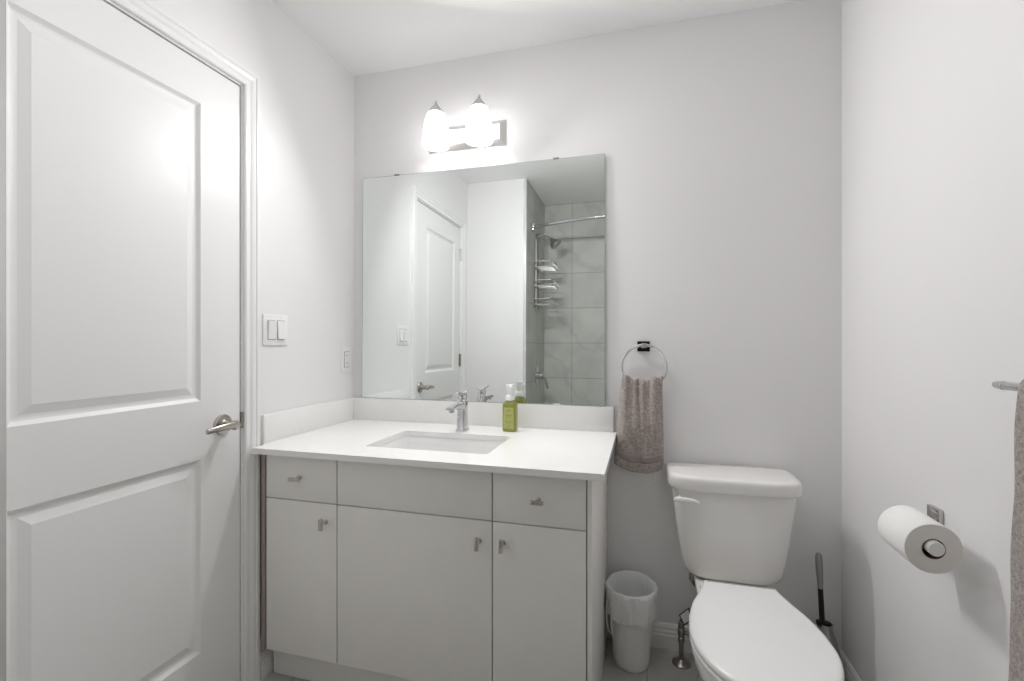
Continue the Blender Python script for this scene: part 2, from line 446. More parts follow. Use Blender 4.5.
# countertop with cut-out
KX0, KX1, KY0, KY1, KZ0, KZ1 = -1.297, -0.102, -0.6345, -0.001, 0.8205, 0.840
BX, BY, BHX, BHY = -0.7135, -0.356, 0.2265, 0.149
def counter():
    b = nb()
    inner = rrect(BX, BY, BHX, BHY, 0.016, KZ1)
    n = len(inner)
    iv = [b.verts.new(p) for p in inner]
    ov = [b.verts.new((x, y, KZ1)) for x, y in ((KX1, KY1), (KX0, KY1), (KX0, KY0), (KX1, KY0))]
    es = [b.edges.new((iv[i], iv[(i + 1) % n])) for i in range(n)] + [b.edges.new((ov[i], ov[(i + 1) % 4])) for i in range(4)]
    r = bmesh.ops.triangle_fill(b, edges=es, use_beauty=True, use_dissolve=False)
    top = [g for g in r['geom'] if isinstance(g, bmesh.types.BMFace)]
    ex = bmesh.ops.extrude_face_region(b, geom=top)
    vs = [g for g in ex['geom'] if isinstance(g, bmesh.types.BMVert)]
    bmesh.ops.translate(b, verts=vs, vec=(0, 0, KZ0 - KZ1))
    return b
cb = counter(); box(cb, -1.3205, KX0 - 0.0002, -0.575, -0.001, KZ0, KZ1)
top = obj('countertop', cb, M['quartz'], None, 30)
tag(top, 'white quartz countertop with low backsplashes on the vanity cabinet', 'countertop')
b = nb(); box(b, -1.3205, -0.1135, -0.0205, -0.0005, KZ1, 0.942, 0.0015); obj('backsplash', b, M['quartz'], top)
b = nb(); box(b, -1.3205, -1.3085, -0.566, -0.021, KZ1, 0.942, 0.0015); obj('side_splash', b, M['quartz'], top)
# sink basin
b = nb()
prof = [(0.0035, 0.8202), (0.000, 0.815), (-0.004, 0.79), (-0.010, 0.745), (-0.022, 0.715), (-0.050, 0.700), (-0.11, 0.696), (-0.135, 0.695)]
rings = [rrect(BX, BY, BHX + o, BHY + o, max(0.006, min(0.045, 0.02 + (-o) * 0.6)), z, 6) for o, z in prof]
rings_out = [rrect(BX, BY, BHX + o, BHY + o, 0.04, z, 6) for o, z in ((-0.02, 0.685), (0.012, 0.72), (0.014, 0.8202))]
loft(b, [rings_out[2], rings_out[1], rings_out[0]][::-1][:0] + rings, False, True)
sink = obj('sink_basin', b, M['sink'], None, 60)
tag(sink, 'white rectangular undermount sink set into the countertop', 'sink')
b = nb(); lathe(b, [(0.0, 0.6955), (0.014, 0.6985), (0.021, 0.6975), (0.025, 0.6955)][::-1], BX, BY + 0.0, 24); obj('drain', b, M['chrome'], sink)

# faucet
FX, FY = -0.717, -0.140
fau = thing('faucet', 'chrome single-lever faucet behind the sink', 'faucet', (FX, FY, KZ1))
b = nb()
rr = [rrect(FX, FY, hx, hy_, r, z, 5) for hx, hy_, r, z in ((0.025, 0.025, 0.012, 0.840), (0.025, 0.025, 0.012, 0.845), (0.0205, 0.0215, 0.010, 0.850), (0.019, 0.020, 0.009, 0.90), (0.0185, 0.0195, 0.009, 0.955), (0.016, 0.017, 0.008, 0.960))]
loft(b, rr); obj('body', b, M['chrome'], fau, 40)
b = nb()
rings = []
for t in range(9):
    u = t / 8; y = FY - 0.005 - 0.125 * u; z = 0.938 + 0.012 * math.sin(u * PI * 0.6) - 0.004 * u; hh = 0.013 - 0.0075 * u; w = 0.0175 - 0.001 * u
    rings.append([Vector((FX + px * w, y, z + pz * hh)) for px, pz in ((-1, -.7), (-.7, -1), (.7, -1), (1, -.7), (1, .7), (.7, 1), (-.7, 1), (-1, .7))])
loft(b, rings); obj('spout', b, M['chrome'], fau, 40)
b = nb(); lathe(b, [(0.011, 0), (0.011, -0.012), (0.008, -0.013)], FX, FY - 0.115, 16, 'Z', 0.942); obj('aerator', b, M['chrome'], fau)
b = nb(); lathe(b, [(0.0175, 0.959), (0.019, 0.964), (0.019, 0.982), (0.015, 0.988)], FX, FY, 20)
xf = Matrix.Translation((FX, FY, 0.986)) @ Matrix.Rotation(math.radians(-12), 4, 'X')
box(b, -0.014, 0.014, -0.070, 0.019, -0.004, 0.005, 0.003, 2, xf); obj('lever', b, M['chrome'], fau, 40)
b = nb(); tube(b, [(FX, FY + 0.026, 0.945), (FX, FY + 0.034, 0.985)], 0.003, 10); lathe(b, [(0.003, 0), (0.006, 0.004), (0.006, 0.010), (0.002, 0.013)], FX, FY + 0.034, 12, 'Z', 0.984); obj('drain_rod', b, M['chrome'], fau)

# soap bottle
SX, SY = -0.5245, -0.098
soap = thing('soap_bottle', 'green foaming soap bottle with white pump on the countertop', 'soap bottle', (SX, SY, KZ1))
b = nb()
rings = [rrect(SX, SY, hx, hy_, r, z, 6) for hx, hy_, r, z in ((0.025, 0.018, 0.010, 0.8402), (0.0285, 0.0215, 0.012, 0.843), (0.029, 0.022, 0.012, 0.850), (0.029, 0.022, 0.012, 0.945), (0.0275, 0.021, 0.012, 0.953), (0.020, 0.018, 0.012, 0.960), (0.0155, 0.0155, 0.0125, 0.963), (0.0155, 0.0155, 0.0125, 0.967))]
loft(b, rings); obj('bottle_body', b, M['soap'], soap, 50)
b = nb(); box(b, SX - 0.021, SX + 0.021, SY - 0.0228, SY - 0.0218, 0.852, 0.938, 0.0004, 1); lab = obj('bottle_label', b, M['soap_label'], soap)
b = nb()
for z, w, h2 in ((0.924, 0.006, 0.004), (0.906, 0.013, 0.0025), (0.898, 0.010, 0.002), (0.882, 0.015, 0.0015), (0.876, 0.012, 0.0015), (0.862, 0.008, 0.0015)):
    box(b, SX - w, SX + w, SY - 0.0232, SY - 0.0226, z, z + h2)
obj('label_print', b, M['soap_print'], lab, 0)
b = nb()
lathe(b, [(0.0165, 0.965), (0.0195, 0.967), (0.0195, 0.981), (0.016, 0.986), (0.0125, 0.988), (0.0125, 1.006), (0.014, 1.008), (0.0155, 1.012), (0.017, 1.026), (0.0165, 1.030), (0.004, 1.031)], SX, SY, 28)
tube(b, bez((SX, SY, 1.021), (SX + 0.006, SY - 0.012, 1.024), (SX + 0.010, SY - 0.022, 1.025), (SX + 0.013, SY - 0.032, 1.018), 8), [0.0085, 0.008, 0.0075, 0.007, 0.0068, 0.0065, 0.006, 0.006, 0.0055], 12)
obj('pump', b, M['pump'], soap, 50)

# ============================================================ MIRROR
MX0, MX1 = -1.267, -0.148
def mirror_xf(z): return -0.0205 + (z - 0.9425) * 0.0095   # leans back on the backsplash
MZ0, MZ1 = 0.9428, 1.970
mir = thing('mirror', 'large frameless wall mirror above the backsplash', 'mirror', ((MX0 + MX1) / 2, -0.012, MZ0))
b = nb()
def mring(off, i): return [Vector((x, mirror_xf(z) + off, z)) for x, z in ((MX0 + i, MZ0 + i), (MX1 - i, MZ0 + i), (MX1 - i, MZ1 - i), (MX0 + i, MZ1 - i))]
loft(b, [mring(0.004, 0), mring(0.0, 0.0), mring(-0.0, 0.0025)], True, False)
obj('glass_edge', b, M['mirror_edge'], mir, 0)
b = nb(); loft(b, [mring(0.002, 0.002), mring(-0.0003, 0.002)], True, True); obj('silvered_glass', b, M['mirror'], mir, 0)
for x in (-1.09, -0.35):
    b = nb(); box(b, x - 0.012, x + 0.012, mirror_xf(MZ1) - 0.003, 0.0, MZ1 - 0.003, MZ1 + 0.004, 0.001); obj('clip', b, M['clip_d'], mir)
for x in (-1.113, -0.345):
    b = nb(); box(b, x - 0.014, x + 0.014, mirror_xf(MZ0) - 0.0035, -0.010, MZ0 - 0.0004, MZ0 + 0.005, 0.001); obj('clip', b, M['clip'], mir)['label'] = 'clear plastic clip'

# ============================================================ VANITY LIGHT
LX0, LX1, LZ0, LZ1 = -0.929, -0.570, 2.055, 2.163
vl = thing('vanity_light', 'chrome two-lamp wall light with glowing opal shades above the mirror', 'wall light', ((LX0 + LX1) / 2, 0, (LZ0 + LZ1) / 2))
b = nb()
def pr(i, y): return [Vector((x, y, z)) for x, z in ((LX0 + i, LZ0 + i), (LX1 - i, LZ0 + i), (LX1 - i, LZ1 - i), (LX0 + i, LZ1 - i))]
loft(b, [pr(0, -0.0005), pr(0, -0.006), pr(0.003, -0.009), pr(0.022, -0.024), pr(0.026, -0.024), pr(0.030, -0.021)]); obj('backplate', b, M['bnickel'], vl, 8)
b = nb(); lathe(b, [(0.006, 0), (0.0055, -0.006), (0.002, -0.009)], -0.7495, -0.021, 14, 'Y', (LZ0 + LZ1) / 2); obj('screw_cap', b, M['nickel'], vl)
for x in (-0.848, -0.654):
    yc = -0.112
    b = nb(); lathe(b, [(0.017, 0.0), (0.015, -0.006), (0.009, -0.008)], x, -0.022, 18, 'Y', 2.10)
    tube(b, bez((x, -0.024, 2.10), (x, -0.055, 2.10), (x, -0.030, 2.205), (x, yc, 2.200), 14), 0.006, 10)
    lathe(b, [(0.036, 2.174), (0.034, 2.182), (0.024, 2.190), (0.021, 2.198), (0.012, 2.207), (0.008, 2.214), (0.0045, 2.216), (0.006, 2.220), (0.006, 2.226), (0.003, 2.229)], x, yc, 22)
    obj('arm', b, M['chrome'], vl, 50)
    ld = bpy.data.lights.new('shade_area_light', 'AREA'); ld.shape = 'ELLIPSE'; ld.size = 0.085; ld.size_y = 0.12  # added area light before the shade, spares the wall behind it
    ld.energy = LAMP_W; ld.color = (1.0, 0.985, 0.98)
    lo = bpy.data.objects.new('shade_area_light', ld); C.objects.link(lo); lo.parent = vl
    lo.location = Vector((x, yc - 0.062, 2.10)) - vl.location
    lo.rotation_euler = (math.radians(-62), 0, math.radians(28))
    b = nb(); lathe(b, [(0.010, 2.179), (0.030, 2.177), (0.039, 2.166), (0.046, 2.145), (0.051, 2.118), (0.0550, 2.088), (0.057, 2.060), (0.0565, 2.035), (0.054, 2.035), (0.052, 2.060), (0.046, 2.118), (0.035, 2.160), (0.010, 2.170)], x, yc, 28, cap0=False, cap1=False)
    obj('lamp_shade', b, M['shade'], vl, 50)['label'] = 'glowing white glass shade'

# ============================================================ FILL LAMP added on the ceiling to brighten the room (outside the frame)
cl = thing('ceiling_fill', 'round fill lamp added on the ceiling to brighten the bathroom', 'fill light', (-0.32, -0.80, H))
b = nb(); lathe(b, [(0.20, -0.0005), (0.202, -0.02), (0.195, -0.024)], -0.32, -0.80, 40, 'Z', H); obj('rim', b, M['nickel'], cl)
b = nb(); lathe(b, [(0.192, -0.022), (0.190, -0.034), (0.15, -0.052), (0.07, -0.066), (0.02, -0.071)], -0.32, -0.80, 40, 'Z', H, cap0=False); obj('fill_diffuser', b, M['fill_diffuser'], cl, 60)

# ============================================================ SWITCHES
def plate(bm, y0, y1, z0, z1): box(bm, XL - 0.0003, XL + 0.006, y0, y1, z0, z1, 0.0022, 2)
sw = thing('light_switch', 'white double rocker light switch on the wall beside the door casing', 'light switch', (XL, -0.502, 1.249))
b = nb(); plate(b, -0.563, -0.441, 1.192, 1.306); obj('cover_plate', b, M['plastic'], sw)
for yc_, rot in ((-0.525, 1), (-0.479, -1)):
    b = nb(); box(b, XL + 0.004, XL + 0.0065, yc_ - 0.0185, yc_ + 0.0185, 1.213, 1.285); obj('switch_gap_shade', b, M['gap'], sw, 0)['label'] = 'thin dark gap round the rocker'  # black slab paints the shade in the gap round each rocker
    b = nb()
    xf = Matrix.Translation((XL + 0.006, yc_, 1.249)) @ Matrix.Rotation(math.radians(4.5 * rot), 4, 'Y')
    box(b, -0.004, 0.0045, -0.0172, 0.0172, -0.0345, 0.0345, 0.001, 1, xf); obj('rocker', b, M['plastic'], sw)
for yc_ in (-0.525, -0.479):
    for z in (1.199, 1.299):
        b = nb(); lathe(b, [(0.003, 0.0055), (0.003, 0.0066), (0.0015, 0.0072)], XL, yc_, 10, 'X', z); obj('screw', b, M['plastic'], sw)
ot = thing('wall_outlet', 'white single-gang outlet plate on the wall in the corner by the mirror', 'wall outlet', (XL, -0.068, 1.123))
b = nb(); plate(b, -0.105, -0.032, 1.064, 1.182); obj('cover_plate', b, M['plastic'], ot)
b = nb(); box(b, XL + 0.004, XL + 0.0068, -0.087, -0.050, 1.087, 1.159); obj('outlet_gap', b, M['gap'], ot, 0)['label'] = 'thin dark gap round the insert'
b = nb(); box(b, XL + 0.004, XL + 0.0085, -0.0855, -0.0515, 1.0885, 1.1575, 0.001); ins = obj('outlet_insert', b, M['plastic'], ot)
for z in (1.105, 1.141):
    for dy in (-0.006, 0.006):
        b = nb(); box(b, XL + 0.0082, XL + 0.0088, -0.0685 + dy - 0.001, -0.0685 + dy + 0.001, z - 0.004, z + 0.004); obj('slot', b, M['gap'], ins, 0)
b = nb(); box(b, XL + 0.008, XL + 0.0095, -0.0765, -0.0605, 1.1195, 1.1265, 0.0005, 1); obj('test_buttons', b, M['plastic'], ins)

# ============================================================ TOWEL RING + HAND TOWEL
RX, RYc, RZc, RR = 0.005, -0.052, 1.1085, 0.0835
ring = thing('towel_ring', 'chrome towel ring on the back wall holding the hand towel', 'towel ring', (RX, 0, 1.197))
b = nb(); box(b, RX - 0.0265, RX + 0.0215, -0.011, -0.0005, 1.166, 1.207, 0.0015); obj('mount_plate', b, M['plate_reflection'], ring)['label'] = 'square polished plate with its dark reflection put into the colour'
b = nb(); box(b, RX - 0.011, RX + 0.009, RYc - 0.008, -0.010, 1.181, 1.199, 0.002); obj('post', b, M['chrome'], ring)
b = nb(); tube(b, [(RX + RR * math.cos(2 * PI * k / 56), RYc, RZc + RR * math.sin(2 * PI * k / 56)) for k in range(56)], 0.0052, 10, closed=True); obj('ring', b, M['chrome'], ring)

def hand_towel():
    """cloth drawn through the ring: a front and a back fall joined over the wire"""
    b = nb(); NU, NV = 60, 64
    z_top, zf, zb = 1.046, 0.700, 0.722
    def P(u, v):                                   # u across -1..1, v 0 front hem .. 1 back hem
        gath = math.cos(2 * PI * (1.55 * u + 0.12))
        zt = z_top + 0.020 * abs(u) ** 2 + 0.004 * gath
        if v < 0.5:
            side = 1; t = min(1, v / 0.47); zh = zf + 0.020 * u * u - 0.004 * u
        else:
            side = -1; t = min(1, (1 - v) / 0.47); zh = zb + 0.004 * u
        z = zh + (zt - zh) * t
        h = 1 - t                                  # 0 at wire, 1 at hem
        xl_ = -0.079 - 0.024 * h ** 0.8 - (0.008 * h if side < 0 else 0); xr_ = 0.071 + 0.002 * math.sin(PI * h) + (0.006 * h if side < 0 else 0)
        uu = u + 0.10 * math.sin(PI * u) * (1 - h) * 0.4
        x = xl_ + (xr_ - xl_) * (uu + 1) / 2
        k = math.exp(-2.0 * h)
        fold = -0.007 * gath * k
        fold += 0.036 * math.exp(-((u + 0.16 - 0.30 * h) / 0.11) ** 2) * math.exp(-2.6 * h)
        fold += 0.014 * math.exp(-((u - 0.38 - 0.15 * h) / 0.08) ** 2) * math.exp(-3.2 * h)
        fold += 0.010 * math.exp(-((u + 0.62 - 0.05 * h) / 0.09) ** 2) * math.exp(-4 * h)
        fold += 0.004 * math.sin(5 * u + 2.4 * h) * h + 0.003 * math.sin(9 * u - 6 * h + 1)
        belly = 0.014 * (1 - u * u) * math.sin(PI * min(1, h * 1.02)) + 0.014 * (1 - abs(u) ** 6) * min(1, 2 * h)
        if side > 0: y = RYc - 0.014 - belly + fold
        else: y = RYc + 0.014 + 0.008 * (1 - abs(u) ** 4) * h - fold * 0.3
        if t >= 1 or 0.47 <= v <= 0.53:
            a = (v - 0.47) / 0.06 * PI; a = min(max(a, 0), PI)
            yf = RYc - 0.014 + fold; yb = RYc + 0.014 - fold * 0.3
            y = (yf + yb) / 2 - (yb - yf) / 2 * math.cos(a); z = zt + 0.012 * math.sin(a)
        n = noise.noise(Vector((x * 40, y * 10 + side, z * 30)))
        return Vector((x, y + 0.0022 * n * side, z))
    g = [[b.verts.new(P(-1 + 2 * i / NU, j / NV)) for i in range(NU + 1)] for j in range(NV + 1)]
    for j in range(NV):
        for i in range(NU): b.faces.new((g[j][i], g[j][i + 1], g[j + 1][i + 1], g[j + 1][i]))
    return b, P
b, TP = hand_towel()
tw = obj('hand_towel', b, M['towel'], None, 0)
for f in tw.data.polygons: f.use_smooth = True
s = tw.modifiers.new('thickness', 'SOLIDIFY'); s.thickness = 0.008; s.offset = 0
sb = tw.modifiers.new('soft', 'SUBSURF'); sb.levels = sb.render_levels = 1
tag(tw, 'taupe terry hand towel hanging from the towel ring', 'hand towel')
b = nb(); g = []
for j in range(5):
    row = []
    for i in range(41):
        u = -0.995 + 1.99 * i / 40; p = TP(u, 0.47 * (0.115 + 0.075 * j / 4)); row.append(b.verts.new(p + Vector((0, -0.0052, 0))))
    g.append(row)
for j in range(4):
    for i in range(40): b.faces.new((g[j][i], g[j][i + 1], g[j + 1][i + 1], g[j + 1][i]))
band = obj('woven_band', b, M['towel_band'], tw, 0)
for f in band.data.polygons: f.use_smooth = True
s = band.modifiers.new('thickness', 'SOLIDIFY'); s.thickness = 0.0015
b = nb()
for x, l in ((0.010, 0.050), (0.028, 0.058), (0.046, 0.048)):
    rings = [[Vector((x + dx, RYc + 0.006 + dy + 0.002 * math.sin(k), 0.715 - k * l / 4 + 0.004)) for dx, dy in ((-0.0042, -0.0006), (0.0042, -0.0006), (0.0042, 0.0006), (-0.0042, 0.0006))] for k in range(6)]
    loft(b, rings)
obj('care_tags', b, M['towel_tag'], tw)['label'] = 'pale care tags below the hem'

# ============================================================ TOILET
TX = 0.2945
TK = 0.302                      # tank centre
toi = thing('toilet', 'white two-piece toilet with closed lid beside the vanity', 'toilet', (TX, -0.40, 0))
def trk(hw, yf, yb, z, n=5.0): 
    cy = (yf + yb) / 2; return sell(TK, cy, hw, (yb - yf) / 2, (yb - yf) / 2, z, n * 0.8, n * 2.4, 96)
b = nb()
loft(b, [trk(0.100, -0.170, -0.06, 0.370), trk(0.132, -0.186, -0.045, 0.3735), trk(0.151, -0.197, -0.036, 0.385), trk(0.162, -0.204, -0.032, 0.408), trk(0.170, -0.208, -0.03, 0.445), trk(0.186, -0.214, -0.028, 0.55), trk(0.198, -0.219, -0.026, 0.65), trk(0.203, -0.221, -0.025, 0.692)])
tank = obj('tank', b, M['porcelain'], toi, 60)
b = nb()
loft(b, [trk(0.206, -0.224, -0.024, 0.688), trk(0.213, -0.232, -0.018, 0.690), trk(0.2155, -0.236, -0.016, 0.698), trk(0.2150, -0.2355, -0.016, 0.7265), trk(0.2130, -0.2335, -0.017, 0.7335), trk(0.2090, -0.2295, -0.020, 0.7375), trk(0.19, -0.212, -0.035, 0.739)])
obj('tank_lid', b, M['porcelain'], toi, 60)
# flush lever on the front left
b = nb()
lathe(b, [(0.007, 0.004), (0.007, -0.006), (0.006, -0.012)], TK - 0.178, -0.212, 18, 'Y', 0.660)
rings = []
for k in range(13):
    t = k / 12; x = TK - 0.199 + 0.088 * t; z = 0.660 + 0.004 * t - 0.017 * t ** 5; y = -0.232 - 0.004 * math.sin(PI * t)
    hh = 0.0095 * (1 - 0.3 * t) * min(1, (t * 8 + 0.3)) * min(1, (1 - t) * 8 + 0.35); th = 0.006
    rings.append([Vector((x, y + th * math.cos(a), z + hh * math.sin(a))) for a in [2 * PI * i / 14 for i in range(14)]])
loft(b, rings); obj('flush_lever', b, M['seat'], toi, 60)
# bowl
def egg(hw, yf, yb, z, nf=2.0, nbk=2.6, ymid=None):
    ym = ymid if ymid is not None else yb - (yb - yf) * 0.44
    return sell(TX, ym, hw, ym - yf, yb - ym, z, nf, nbk, 72)
LID_HALF = [(-0.318, 0.100), (-0.320, 0.104), (-0.326, 0.107), (-0.365, 0.117), (-0.413, 0.133), (-0.454, 0.149), (-0.50, 0.161), (-0.545, 0.169), (-0.60, 0.173)]
def lid_ring(ins, z, dy=0.0):
    """seat outline: straight back, sides widening to the front, round tip"""
    half = [Vector((w, y, 0)) for y, w in LID_HALF]
    for k in range(1, 17):
        a = PI / 2 * k / 16; half.append(Vector((0.173 * math.cos(a), -0.60 - 0.222 * math.sin(a), 0)))
    full = half + [Vector((-p.x, p.y, 0)) for p in half[-2::-1]]
    n = len(full); out = []
    for i, p in enumerate(full):
        tg_ = (full[(i + 1) % n] - full[i - 1]).normalized(); nn = Vector((-tg_.y, tg_.x, 0))
        if nn.dot(p - Vector((0, -0.57, 0))) > 0: nn = -nn
        q_ = p + nn * ins; out.append(Vector((TX + q_.x, q_.y + dy, z)))
    return out
b = nb()
loft(b, [egg(0.118, -0.66, -0.10, 0.0, 2.3, 4), egg(0.118, -0.66, -0.10, 0.018, 2.3, 4), egg(0.102, -0.645, -0.11, 0.05, 2.3, 4), egg(0.098, -0.64, -0.12, 0.13, 2.2, 3.5),
         egg(0.110, -0.665, -0.16, 0.20, 2.1, 3, -0.45), egg(0.132, -0.715, -0.22, 0.27, 2, 2.8, -0.52), egg(0.151, -0.765, -0.28, 0.32, 2, 2.6, -0.57)], True, True)
loft(b, [lid_ring(0.040, 0.300), lid_ring(0.022, 0.325), lid_ring(0.010, 0.36), lid_ring(0.005, 0.385), lid_ring(0.007, 0.396), lid_ring(0.014, 0.400)])
# deck that carries the tank
def dk(hw, yf, yb, z): return rrect(TX, (yf + yb) / 2, hw, (yb - yf) / 2, 0.03, z, 6)
loft(b, [dk(0.085, -0.40, -0.07, 0.24), dk(0.105, -0.42, -0.05, 0.31), dk(0.117, -0.44, -0.04, 0.35), dk(0.118, -0.44, -0.04, 0.365), dk(0.113, -0.435, -0.045, 0.370)])
obj('bowl', b, M['porcelain'], toi, 60)
b = nb()
loft(b, [lid_ring(0.010, 0.4005), lid_ring(0.002, 0.402), lid_ring(0.0, 0.408), lid_ring(0.002, 0.4135), lid_ring(0.010, 0.415)])
obj('seat', b, M['seat'], toi, 60)
b = nb()
loft(b, [lid_ring(0.008, 0.4165), lid_ring(0.001, 0.418), lid_ring(-0.001, 0.423), lid_ring(0.0, 0.431), lid_ring(0.0025, 0.4345), lid_ring(0.008, 0.4365), lid_ring(0.014, 0.437)])
obj('seat_lid', b, M['seat'], toi, 60)
for sx in (-1, 1):
    b = nb(); box(b, TX + sx * 0.082 - 0.030, TX + sx * 0.082 + 0.030, -0.330, -0.285, 0.366, 0.410, 0.006, 3); obj('seat_hinge', b, M['seat'], toi)

# ---- water supply
VX, VY = 0.139, -0.085
sv = thing('supply_valve', 'chrome water supply valve on the floor left of the toilet', 'valve', (VX, VY, 0))
b = nb(); lathe(b, [(0.034, 0.0003), (0.034, 0.004), (0.028, 0.010), (0.016, 0.014), (0.0115, 0.018)], VX, VY, 28); obj('escutcheon', b, M['nickel_d'], sv)
b = nb(); lathe(b, [(0.0085, 0.012), (0.0085, 0.09)], VX, VY, 16); obj('riser_pipe', b, M['nickel_d'], sv)
b = nb(); lathe(b, [(0.012, 0.082), (0.012, 0.098), (0.0095, 0.10), (0.0135, 0.108), (0.0135, 0.130), (0.010, 0.134), (0.0115, 0.138), (0.0115, 0.156), (0.006, 0.158)], VX, VY, 16)
tube(b, [(VX, VY, 0.12), (VX + 0.028, VY - 0.012, 0.12)], 0.006, 10); obj('valve_body', b, M['nickel_d'], sv)
b = nb(); lathe(b, [(0.004, 0), (0.016, 0.003), (0.016, 0.009), (0.006, 0.012)], VX + 0.026, VY - 0.012, 16, 'X', 0.12, sx=0.7, sy=1.2); obj('valve_handle', b, M['nickel_d'], sv)
b = nb(); tube(b, bez((VX, VY, 0.155), (VX + 0.005, VY, 0.21), (VX + 0.085, VY - 0.01, 0.23), (VX + 0.085, VY - 0.02, 0.27), 12) + bez((VX + 0.083, VY - 0.022, 0.285), (VX + 0.075, VY - 0.03, 0.318), (VX + 0.038, VY - 0.035, 0.300), (VX + 0.035, VY - 0.035, 0.345), 12), 0.0075, 12); obj('supply_hose', b, M['hose'], sv)
b = nb(); lathe(b, [(0.0105, 0.335), (0.0105, 0.358), (0.008, 0.362), (0.008, 0.378)], VX + 0.035, VY - 0.035, 14); obj('coupling_nut', b, M['nickel_d'], sv)
b = nb()
tg = [(0.008, 0.150), (-0.011, 0.188), (0.024, 0.222), (0.040, 0.180)]
fr = lambda s, y: [Vector((VX + 0.014 + (x - 0.014) * s, VY - 0.016 + y, 0.186 + (z - 0.186) * s)) for x, z in tg]
loft(b, [fr(1, 0), fr(1, 0.0008)]); pt = obj('paper_tag', b, M['towel_tag'], sv, 0); pt['label'] = 'small white paper tag with a dark blue edge'
b = nb(); loft(b, [fr(1.0, -0.0006), fr(0.78, -0.0006), fr(0.78, 0.0001), fr(1.0, 0.0001), fr(1.0, -0.0006)], False, False); obj('tag_border', b, M['tag_blue'], pt, 0)

# ============================================================ WASTE BIN + LINER
NX, NY = -0.042, -0.128
b = nb()
lathe(b, [(0.060, 0.0005), (0.0635, 0.003), (0.066, 0.02), (0.079, 0.20), (0.0845, 0.278), (0.087, 0.281), (0.0865, 0.285), (0.083, 0.283), (0.0765, 0.20), (0.062, 0.012)], NX, NY, 48)
bn = obj('waste_bin', b, M['bin'], None, 50); tag(bn, 'small white plastic waste bin on the floor beside the vanity', 'waste bin')
b = nb(); N = 96; rings = []
prof = [(0.060, 0.055), (0.066, 0.12), (0.073, 0.20), (0.079, 0.262), (0.084, 0.286), (0.0885, 0.2925), (0.0925, 0.290), (0.0945, 0.278), (0.0935, 0.255), (0.0915, 0.230), (0.0905, 0.205), (0.0895, 0.185)]
for j, (r, z) in enumerate(prof):
    rg = []
    out = j >= 6
    for i in range(N):
        a = 2 * PI * i / N
        n = noise.noise(Vector((math.cos(a) * 3.2, math.sin(a) * 3.2, z * 14))) + 0.6 * noise.noise(Vector((math.cos(a) * 8, math.sin(a) * 8, z * 9 + 4)))
        n += 0.7 * noise.noise(Vector((math.cos(a) * 19, math.sin(a) * 19, z * 22)))
        amp = 0.0052 if out else (0.0065 if j < 4 else 0.0030)
        rr_ = r + amp * n + (0.0008 if out else -0.0015)
        zz = z + (0.030 * noise.noise(Vector((math.cos(a) * 1.6, math.sin(a) * 1.6, 7))) * max(0, (j - 6) / 5)) + (0.010 * max(0, math.sin(a)) if j in (4, 5, 6) else 0)
        if out: rr_ = max(rr_, 0.0655 + (zz - 0.02) * 0.0725 + 0.0022)
        rg.append(Vector((NX + rr_ * math.cos(a), NY + rr_ * math.sin(a), zz)))
    rings.append(rg)
loft(b, rings, True, False)
lin = obj('bin_liner', b, M['liner'], None, 60); tag(lin, 'crinkled white plastic bag lining the waste bin, folded over its rim', 'bin liner')
b = nb()   # tie loop hanging down on the left side
ang = math.radians(214)
c0 = Vector((NX + 0.094 * math.cos(ang), NY + 0.094 * math.sin(ang), 0))
pts = bez(c0 + Vector((0.012, -0.012, 0.235)), c0 + Vector((0.004, -0.010, 0.15)), c0 + Vector((0.018, -0.004, 0.11)), c0 + Vector((0.016, -0.004, 0.12)), 10) + bez(c0 + Vector((0.006, 0.010, 0.12)), c0 + Vector((-0.010, 0.016, 0.13)), c0 + Vector((-0.014, 0.014, 0.18)), c0 + Vector((-0.006, 0.008, 0.24)), 10)
dirv = Vector((math.cos(ang), math.sin(ang), 0))
rings = [[p + Vector((0, 0, 0)) + dirv * 0.001 + Vector((-dirv.y, dirv.x, 0)) * (0.006 * s1) + dirv * 0.0008 * s2 for s1, s2 in ((-1, -1), (1, -1), (1, 1), (-1, 1))] for p in pts]
loft(b, rings); obj('tie_loop', b, M['liner'], lin, 60)

# ============================================================ TOILET BRUSH
QX, QY = 0.612, -0.085
b = nb(); lathe(b, [(0.046, 0.0003), (0.047, 0.004), (0.047, 0.10), (0.045, 0.125), (0.036, 0.165), (0.026, 0.195), (0.0215, 0.212), (0.0215, 0.226), (0.0195, 0.226), (0.0195, 0.205), (0.032, 0.16), (0.042, 0.11), (0.042, 0.006)], QX, QY, 40)
bh = obj('brush_holder', b, M['steel'], None, 40); tag(bh, 'brushed steel toilet brush holder in the corner behind the toilet', 'brush holder')
br = thing('toilet_brush', 'toilet brush with black shaft and steel grip standing in the holder', 'toilet brush', (QX, QY, 0.01))
ax0, ax1 = Vector((QX, QY, 0.03)), Vector((0.5925, -0.08, 0.466))
def on(t): return ax0.lerp(ax1, t)
b = nb(); tube(b, [on(0.40), on(0.43), on(0.72)], [0.0105, 0.0088, 0.0082], 16); obj('shaft', b, M['black'], br)
b = nb(); tube(b, [on(t) for t in (0.72, 0.74, 0.80, 0.88, 0.95, 0.985, 1.0)], [0.0082, 0.0085, 0.0098, 0.0112, 0.0110, 0.0095, 0.005], 18); obj('grip', b, M['steel'], br)
b = nb(); tube(b, [on(0.43), on(0.455), on(0.46)], [0.0185, 0.0185, 0.011], 20); obj('collar', b, M['black'], br)
b = nb(); tube(b, [on(t) for t in (0.0, 0.03, 0.1, 0.2, 0.26, 0.40)], [0.012, 0.026, 0.030, 0.028, 0.008, 0.008], 18); obj('bristle_head', b, M['pump'], br)

